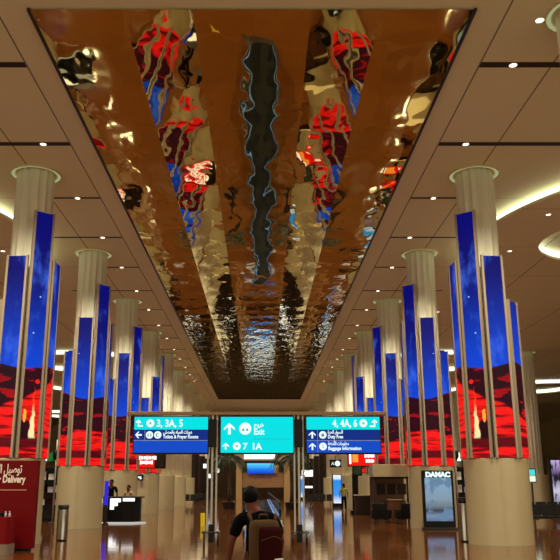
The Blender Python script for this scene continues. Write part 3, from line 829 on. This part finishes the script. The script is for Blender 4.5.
def post_sign(px, py, Z, w, h, label, mark, frame_mat='black'):
    x, z = X_at(px, Z), z_at(py, Z)
    t = thing('wall_sign', label, 'sign', (x, Z, z))
    MB().box((0, 0, 0), (w, .05, h), bev=.01).build('plate', M[frame_mat], t)
    if mark == 'dot':
        d = MB().poly([(.18 * w + .36 * h * math.cos(2 * PI * k / 20), -.026, .36 * h * math.sin(2 * PI * k / 20)) for k in range(20)], (0, -.01, 0)); d.build('icon', M['ink'], t)
        text_obj('lettering', 'A', h * .62, M['ink'], t, (-.38 * w, -.03, -.22 * h))
    else:
        d = MB(); d.box((-.02, -.03, .06 * h), (w * .5, .01, h * .28)); d.box((.1 * w, -.03, -.2 * h), (w * .35, .01, h * .16)); d.build('icon', M['ink'], t)
    MB().box((0, .03, h / 2 + .12), (.03, .03, .26)).build('bracket', M['darkmetal'], t)
    return t
post_sign(139.7, 477.5, 51.8 - 1.1, .42, .36, 'small dark wall sign with a pale icon on the fourth left column drum', 'bars')
post_sign(336, 463.5, 52.5, .75, .5, 'small dark round-icon sign hanging below the right direction sign', 'dot')

# lit red shop signs under the gantry
def shop_sign(x0, x1, y0, y1, Z, label, flip):
    xa, xb, za, zb_ = X_at(x0, Z, 3), X_at(x1, Z, 3), z_at(y1, Z), z_at(y0, Z)
    t = thing('shop_sign', label, 'sign', ((xa + xb) / 2, Z, (za + zb_) / 2))
    w, h = xb - xa, zb_ - za
    MB().box((0, .1, 0), (w + .06, .2, h + .06), bev=.02).build('casing', M['black'], t)
    if flip:
        MB().box((-.17 * w, -.012, -.02), (w * .64, .024, h * .9)).build('red_face', mat('dim_red_face', (90, 10, 12), .4) if False else M['redglow'], t)
        MB().box((.30 * w, -.012, 0), (w * .3, .02, h * .9)).build('dark_face', M['dark'], t)
        o = MB()
        for k, (a, b_, q) in enumerate(((-.4, .22, .2), (-.34, .1, -.12))):
            nseg = 7
            for j in range(nseg):
                xx = a * w + (b_ - a) * w * (j + .5) / nseg
                o.box((xx, -.03, q * h), ((b_ - a) * w / nseg * .72, .012, h * (.2 if j % 3 else .26)))
        o.build('lit_marks', M['whiteglow'], t)
    else:
        MB().box((0, -.012, 0), (w * .98, .024, h * .95)).build('red_face', M['redglow'], t)
        MB().box((-.44 * w, -.03, .05 * h), (w * .07, .012, h * .8)).build('white_bar', M['whiteglow'], t)
        MB().box((-.26 * w, -.03, .1 * h), (w * .2, .012, h * .66)).build('orange_panel', M['orangeglow'], t)
        o = MB()
        for k, (a, b_, q) in enumerate(((.06, .42, .22), (.1, .4, -.14))):
            for j in range(6):
                xx = a * w + (b_ - a) * w * (j + .5) / 6
                o.box((xx, -.03, q * h), ((b_ - a) * w / 6 * .74, .012, h * (.2 if j % 2 else .25)))
        o.build('lit_marks', M['whiteglow'], t)
    MB().box((0, .1, h / 2 + .9), (.06, .06, 1.8)).build('hanger', M['darkmetal'], t)
    return t
shop_sign(135, 165, 453.5, 468, 48.5, 'red and black lit shop sign below the left direction sign', True)
shop_sign(348.5, 377, 452, 466, 46.5, 'bright red lit shop sign below the right direction sign', False)

# ------------------------------------------------------------------ digital totems
def totem(px, y0, Z, wpx, label, m, name='digital_totem', frame=.06, head=None, rz=0):
    d = Z * CC
    w = wpx * d / F_PX; z1 = z_at(y0, Z)
    t = thing(name, label, 'totem', (X_at(px, Z), Z, 0), rz)
    MB().box((0, 0, z1 / 2 + .03), (w, .22, z1 - .06), bev=.02).build('casing', M['black'], t)
    MB().box((0, 0, .04), (w * 1.08, .42, .08), bev=.02).build('base', M['darkmetal'], t)
    top = z1 - frame * (3.2 if head else 1)
    MB().box((0, -.112, (top + .32) / 2), (w - 2 * frame, .012, top - .32)).build('screen', M[m], t)
    if head: text_obj('lettering', head, .26, M['ink'], t, (-w * .39, -.118, z1 - .245), width=w * .8, bold=.02)
    return t, w, z1
t, w, z1 = totem(437.5, 470.5, 31.9, 31, 'tall black framed advert screen in front of the second right column', 'advert', frame=.09, head='DAMAC')
totem(172, 476, 86, 6.0, 'slim cyan and white lit totem on the left floor', 'cyanpost', frame=.07)
totem(337, 474, 64.5, 9.5, 'blue and white lit totem next to a person in a yellow shirt', 'bluepost', frame=.07)
totem(302.5, 475, 100, 5.0, 'small far blue totem near the right palm', 'bluepost', frame=.08)
totem(551.5 + 8, 458, 44, 19, 'black framed violet poster stand at the right edge', 'poster', frame=.12, name='poster_stand')
sp_ = thing('screen_post', 'small cyan and white screen on a dark post behind the nearest right column', 'screen', (X_at(532, 42), 42, 0))
MB().lathe([(.22, 0), (.22, .04), (.05, .07), (.05, z_at(483, 42))], 20).build('post', M['darkmetal'], sp_, smooth='angle')
MB().box((0, 0, z_at(475.5, 42)), (.48, .10, .72), bev=.02).build('casing', M['black'], sp_)
MB().box((0, -.055, z_at(475.5, 42)), (.40, .012, .62)).build('screen', M['cyanpost'], sp_)
person('person in a yellow shirt and black trousers facing the blue totem', (X_at(343.5, 56), 56, 0), -.3, 1.04, shirt='khaki', fine=False)

# yellow caution board
yZ = Z_floor(526)
yc = thing('caution_board', 'small yellow folding caution board on the floor left of the gantry post', 'caution board', (X_at(203.3, yZ), yZ, 0))
for sy in (-1, 1):
    MB().box((0, sy * .09, .26), (.17, .012, .54), rx=sy * .17 * -1).build('leaf', M['yellow'], yc)

# ------------------------------------------------------------------ moving walkway in the middle
WZ0, WZ1, WX = 36.0, 92.0, .8
tw = thing('moving_walkway', 'long moving walkway with glass sides down the middle of the hall', 'walkway', (X_at(262, WZ0), WZ0, 0))
WL = WZ1 - WZ0
MB().box((0, WL / 2, .02), (2 * WX - .2, WL, .04)).build('belt', M['belt'], tw)
MB().box((0, -.7, .012), (2 * WX + .3, 1.4, .024)).build('landing_plate', M['steel'], tw)
for s in (-1, 1):
    MB().box((s * WX, WL / 2, .10), (.24, WL, .20), bev=.02).build('skirt', M['steel'], tw)
    MB().box((s * WX, WL / 2, .54), (.025, WL - .2, .70)).build('glass_side', M['glass'], tw)
    MB().tube([(s * WX, .2, .30), (s * WX, -.15, .34), (s * WX, -.30, .6), (s * WX, -.15, .88), (s * WX, .2, .94), (s * WX, WL, .94)], .05, 8).build('handrail', M['black'], tw, smooth=True)
    lab(MB().box((s * (WX - .135), WL / 2, .17), (.02, WL, .035)).build('skirt_light', glow('pale_blue_strip_%d' % s, (110, 170, 255), 1.4), tw), 'pale blue light strip')

# palms
def palm(px, Z, h, label, seed):
    rnd = random.Random(seed)
    t = thing('palm_tree', label, 'palm tree', (X_at(px, Z), Z, 0), 0, 'indoor palms')
    MB().lathe([(.42, 0), (.5, .5), (.44, .55)], 24).build('planter', M['dark'], t, smooth='angle')
    MB().tube([(0, 0, .4), (.05, 0, h * .4), (-.03, .02, h * .75), (0, 0, h)], [.17, .13, .11, .13], 12).build('trunk', M['trunk'], t, smooth=True)
    for k in range(13):
        a = 2 * PI * k / 13 + rnd.uniform(-.2, .2); up = rnd.uniform(.25, 1.0); Lf = rnd.uniform(1.5, 2.1)
        pts = []
        for j in range(9):
            q = j / 8; r_ = Lf * q * (1 - .18 * q); z_ = h + up * Lf * .9 * q - (.75 + .5 * up) * Lf * q * q
            pts.append(Vector((r_ * math.cos(a), r_ * math.sin(a), z_)))
        f = MB(); f.tube(pts, [.03 * (1 - .8 * j / 8) for j in range(9)], 5)
        sd = Vector((-math.sin(a), math.cos(a), 0))
        for j in range(1, 9):
            for hlf in (0, .5):
                if j == 8 and hlf: continue
                p = pts[j].lerp(pts[min(8, j + 1)], hlf); d = (pts[min(8, j + 1)] - pts[j - 1]).normalized()
                ll = .5 * math.sin(PI * (.15 + .8 * j / 9))
                for s in (-1, 1):
                    tip = p + sd * s * ll + d * ll * .5 - Vector((0, 0, ll * .55))
                    f.quad(p - d * .03, p + sd * s * ll * .5 + d * (ll * .25 - .04) - Vector((0, 0, .12 * ll)), tip, p + sd * s * ll * .5 + d * (ll * .25 + .05) - Vector((0, 0, .1 * ll)))
        f.build('frond', M['leaf'], t, fix=False)
palm(229, 60, 3.7, 'slim indoor palm left of the moving walkway', 3)
palm(291.5, 58, 3.75, 'slim indoor palm right of the moving walkway', 5)

# ------------------------------------------------------------------ far end
FZ = 106.0
fp = thing('far_portal', 'far brown portal with a white light box above a blue screen', 'portal', (X_at(260, FZ), FZ, 0))
fu = lambda px: X_at(px, FZ) - X_at(260, FZ)
fz = lambda py: z_at(py, FZ)
MB().box((0, .3, fz(455.5)), (fu(294) - fu(232), .6, fz(450) - fz(461)), bev=.05).build('lintel', mat('pale_brown_lintel', (170, 140, 110), .5), fp)
for a, b_ in ((236, 242), (284, 290)):
    MB().box(((fu(a) + fu(b_)) / 2, .3, fz(461) / 2), (fu(b_) - fu(a), .6, fz(461))).build('pier', M['tan'], fp)
MB().box((fu(259.5), -.05, fz(455.5)), (fu(275) - fu(244), .1, fz(452) - fz(459))).build('light_box', M['whiteglow'], fp)
MB().box((fu(260.5), -.05, fz(468.5)), (fu(274) - fu(247), .12, fz(463.5) - fz(474))).build('blue_screen', M['farscreen'], fp)
MB().box((fu(276.5), -.02, fz(469)), (fu(279) - fu(274.5), .1, fz(465) - fz(473))).build('side_panel', M['paleshirt'], fp)
MB().box((fu(263), .3, fz(480)), (fu(284) - fu(242), .3, fz(474) - fz(489))).build('wood_wall', mat('light_brown_wood', (150, 108, 70), .5, noise=.25, scale=1.5), fp)
for (a, b_, y0, y1, lb) in ((302, 313, 470, 476.5, 'wide white lit sign far beyond the right gantry post'), (302, 312.5, 486, 488, 'thin white lit shelf far beyond the right gantry post'), (317, 321, 476, 484, 'small white lit panel between dark columns on the far right')):
    Z = 101 if y0 > 480 else 103
    t_ = thing('lit_sign', lb, 'sign', (X_at((a + b_) / 2, Z), Z, z_at((y0 + y1) / 2, Z)))
    MB().box((0, 0, 0), (X_at(b_, Z) - X_at(a, Z), .12, z_at(y0, Z) - z_at(y1, Z)), bev=.02).build('light_face', M['whiteglow'], t_)
    MB().box((0, .1, 0), (X_at(b_, Z) - X_at(a, Z) + .1, .1, z_at(y0, Z) - z_at(y1, Z) + .1)).build('back_box', M['darkmetal'], t_)
    zz = z_at((y0 + y1) / 2, Z)
    MB().box((0, .14, -zz / 2), (.12, .08, zz)).build('stand', M['darkmetal'], t_)
# small wall lights on the far left
for (px, py, lb) in ((204.5, 466, 'small white lit panel on the far left between dark columns'), (217.5, 470.5, 'small white lamp just right of the left gantry post'), (209, 476, 'tiny white lamp left of the left gantry post')):
    Z = 96
    t_ = thing('lit_sign', lb, 'sign', (X_at(px, Z), Z, 0)); zz = z_at(py, Z)
    MB().box((0, 0, zz), (.38, .1, .5), bev=.03).build('light_face', M['whiteglow'], t_)
    MB().box((0, .07, zz), (.46, .08, .58)).build('back_box', M['black'], t_)
    MB().box((0, .1, zz / 2), (.1, .06, zz)).build('stand', M['black'], t_)

# benches / barriers
def bench(px, Z, n, label, rz=0.0, group='waiting benches'):
    t = thing('bench', label, 'bench', (X_at(px, Z), Z, 0), rz, group)
    w = .56 * n
    MB().box((0, 0, .36), (w, .06, .05)).build('beam', M['darkmetal'], t)
    for q in (-1, 1): MB().box((q * w * .4, 0, .17), (.05, .5, .34)).build('leg', M['darkmetal'], t)
    for j in range(n):
        x = -w / 2 + .28 + .56 * j
        MB().box((x, -.02, .42), (.5, .5, .07), bev=.02).build('seat', M['seat'], t)
        MB().box((x, .25, .68), (.5, .06, .48), rx=-.15, bev=.02).build('backrest', M['seat'], t)
bench(184, 74, 4, 'row of dark seats far left, beside the cyan totem', PI / 2 * 0)
bench(196, 84, 5, 'row of dark seats far left, in front of the dark columns')
bench(320, 74, 4, 'row of dark seats far right, left of the blue totem')
bench(541, 33.5, 4, 'row of dark seats at the right edge, nearer row')
bench(547, 38.5, 4, 'row of dark seats at the right edge, farther row')

# stanchion posts
for (px, Z, lb) in ((161, 66, 'slim dark queue post right of the fourth left column'), (180, 75, 'slim dark queue post right of the cyan totem')):
    t_ = thing('queue_post', lb, 'queue post', (X_at(px, Z), Z, 0), 0, 'queue posts')
    MB().lathe([(.2, 0), (.2, .03), (.06, .06), (.06, .95)], 20).build('pole', M['darkmetal'], t_, smooth='angle')
    MB().lathe([(.1, .95), (.1, 1.35), (.06, 1.38)], 20).build('head', M['dark'], t_, smooth='angle')

# shop shelves and exit signs seen between the columns
def shelf_unit(px, Z, w, h, label):
    t = thing('shop_shelf', label, 'shelf', (X_at(px, Z), Z, 0), 0, 'dark shop shelves')
    MB().box((0, .3, h / 2), (w, .08, h)).build('back_panel', M['dark'], t)
    for q in (-1, 1): MB().box((q * w / 2, .05, h / 2), (.06, .5, h)).build('side_panel', M['black'], t)
    nsh = 5
    for j in range(nsh): MB().box((0, .05, .12 + j * (h - .2) / (nsh - 1)), (w - .06, .46, .05)).build('shelf_board', M['black'], t)
    rnd = random.Random(int(px))
    for j in range(1, nsh - 1):
        for q in range(3):
            hh = rnd.uniform(.22, .42)
            o = MB().box((0, 0, hh / 2), (w * .2, .2, hh), bev=.01).build('goods_box', [M['goods'], M['white'], M['pack']][(q + j) % 3])
            o.location = (t.location.x + w * (-.3 + .3 * q), Z, .145 + j * (h - .2) / (nsh - 1))
            tag(o, 'boxed goods on the %s shelf behind the %s column, %s shelf %s' % ('left' if px < 261 else 'right', 'second left' if px < 261 else 'nearest right', ['', 'low', 'middle', 'high'][j], ['left', 'centre', 'right'][q]), 'box', 'boxed goods')
shelf_unit(51, 40, 1.3, 2.6, 'dark shop shelf with pale goods between the two nearest left columns')
shelf_unit(459, 40, 1.2, 2.6, 'dark shop shelf with pale goods between the two nearest right columns')
for s, px in ((-1, 48.5), (1, 461.5)):
    Z = 39; z = z_at(457, Z)
    t = thing('exit_sign', 'green and white lit exit sign on the %s between the nearest two columns' % ('left' if s < 0 else 'right'), 'sign', (X_at(px, Z, z), Z, z), 0, 'exit signs')
    MB().box((0, 0, 0), (.5, .1, .42), bev=.02).build('casing', M['darkmetal'], t)
    MB().box((.09, -.055, 0), (.28, .012, .38)).build('green_face', M['greenglow'], t)
    MB().box((-.14, -.055, 0), (.17, .012, .38)).build('white_face', M['whiteglow'], t)
    MB().box((0, .03, 1.2), (.04, .04, 2.0)).build('hanger', M['darkmetal'], t)
for s, px in ((-1, 54.5), (1, 457)):
    Z = 36.5
    t = thing('camera_mast', 'tall black mast with a camera head on the %s between the nearest two columns' % ('left' if s < 0 else 'right'), 'mast', (X_at(px, Z), Z, 0), 0, 'camera masts')
    MB().tube([(0, 0, 0), (0, 0, z_at(440, Z))], .035, 10).build('pole', M['grey'], t, smooth=True)
    MB().lathe([(.22, 0), (.22, .04), (.05, .07)], 24).build('foot', M['darkmetal'], t, smooth='angle')
    MB().sphere((0, 0, z_at(455, Z)), (.17, .17, .24)).build('head', M['black'], t, smooth=True)

# dark cafe counter with stools, beneath the cream header on the right
CZ = 37.5
cx0, cx1 = X_at(372, CZ), X_at(407, CZ)
cf = thing('cafe_kiosk', 'cream topped kiosk with a dark interior between the second and third right columns', 'kiosk', ((cx0 + cx1) / 2, CZ, 0))
cw = cx1 - cx0
za, zb2 = z_at(477, CZ), z_at(464.5, CZ)
MB().box((0, .2, (za + zb2) / 2), (cw, 1.2, zb2 - za), bev=.02).build('header', M['drum'], cf)
MB().box((0, -.42, za - .04), (cw, .06, .08)).build('header_edge', M['black'], cf)
MB().box((0, .78, za / 2), (cw, .06, za)).build('back_wall_panel', mat('brown_kiosk_back', (92, 58, 36), .5, noise=.3, scale=2), cf)
for q in (-1, 1): MB().box((q * (cw / 2 - .04), -.3, za / 2), (.08, .08, za)).build('post', M['darkmetal'], cf)
MB().box((.35, .35, .5), (cw * .5, .5, 1.0), bev=.02).build('counter', M['wood'], cf)
MB().box((.35, .33, 1.03), (cw * .54, .6, .05)).build('counter_top', M['paleshirt'], cf)
sm = MB()
for j in range(3): sm.box((-.3 + .5 * j, .74, za - .55), (.4, .03, .5))
sm.build('menu_board', M['dark'], cf)
def armchair(x, y, label, rz):
    t = thing('armchair', label, 'chair', (x, y, 0), rz, 'dark lounge chairs')
    MB().box((0, 0, .32), (.62, .6, .2), bev=.05).build('seat', M['seat'], t, smooth='angle')
    MB().box((0, .28, .62), (.62, .14, .6), rx=-.12, bev=.05).build('backrest', M['seat'], t, smooth='angle')
    for q in (-1, 1):
        MB().box((q * .34, 0, .45), (.12, .6, .38), bev=.04).build('armrest', M['seat'], t, smooth='angle')
        for w_ in (-1, 1): MB().tube([(q * .28, w_ * .24, 0), (q * .26, w_ * .22, .24)], .02, 8).build('leg', M['darkmetal'], t)
for i, (px, Z, rz, lb) in enumerate(((380.5, 36.2, 2.7, 'dark lounge chair under the cream topped kiosk, left of two'), (404, 36.4, 3.4, 'dark lounge chair under the cream topped kiosk, right of two'))):
    armchair(X_at(px, Z), Z, lb, rz)
# tall dark kiosk
Z = 50
bk = thing('service_kiosk', 'tall dark service kiosk with a tilted screen below the red lit shop sign', 'kiosk', (X_at(355.5, Z), Z, 0))
MB().box((0, 0, .1), (.7, .7, .2), bev=.03).build('base', M['black'], bk)
MB().box((-.02, .05, 1.3), (.36, .3, 2.3), rx=.06, bev=.04).build('column_body', M['black'], bk)
MB().box((.12, -.12, 2.65), (.62, .3, .75), rx=.2, bev=.08).build('hood', M['darkmetal'], bk)
MB().box((.12, -.30, 2.6), (.4, .02, .45), rx=.2).build('screen', mat('dim_green_screen', (60, 90, 70), .2), bk)
ln = thing('low_counter', 'low dark counter with a pale top right of the tall dark kiosk', 'counter', (X_at(367, 47.6), 47.6, 0))
MB().box((0, 0, .55), (1.5, .6, 1.1), bev=.02).build('body', M['dark'], ln)
MB().box((0, 0, 1.13), (1.6, .7, .06)).build('top', M['paleshirt'], ln)

# ------------------------------------------------------------------ light
WARM = (1.0, .93, .70)
for k in range(11):
    for s in (-1, 1):
        for x in (6.45, 13.0):
            l = bpy.data.lights.new('downlight_lamp', 'SPOT'); l.energy = 2500; l.color = WARM; l.spot_size = R(146); l.spot_blend = .9; l.shadow_soft_size = .25
            o = bpy.data.objects.new('downlight_lamp', l); COL.objects.link(o); o.location = (AX + s * x, 10.4 + 9.2 * k, CEIL - .6)
w = bpy.data.worlds.new('hall_ambience'); S.world = w; w.use_nodes = True
bg = w.node_tree.nodes['Background']; bg.inputs[0].default_value = (1.0, .90, .64, 1); bg.inputs[1].default_value = 1.1

S.view_settings.view_transform = 'Standard'; S.view_settings.look = 'None'; S.view_settings.gamma = 1.0
S.view_settings.use_curve_mapping = False
S.view_settings.exposure = 0.0
S.cycles.use_denoising = True
S.cycles.max_bounces = 8; S.cycles.diffuse_bounces = 4; S.cycles.glossy_bounces = 5; S.cycles.transmission_bounces = 5
S.cycles.sample_clamp_indirect = 6.0
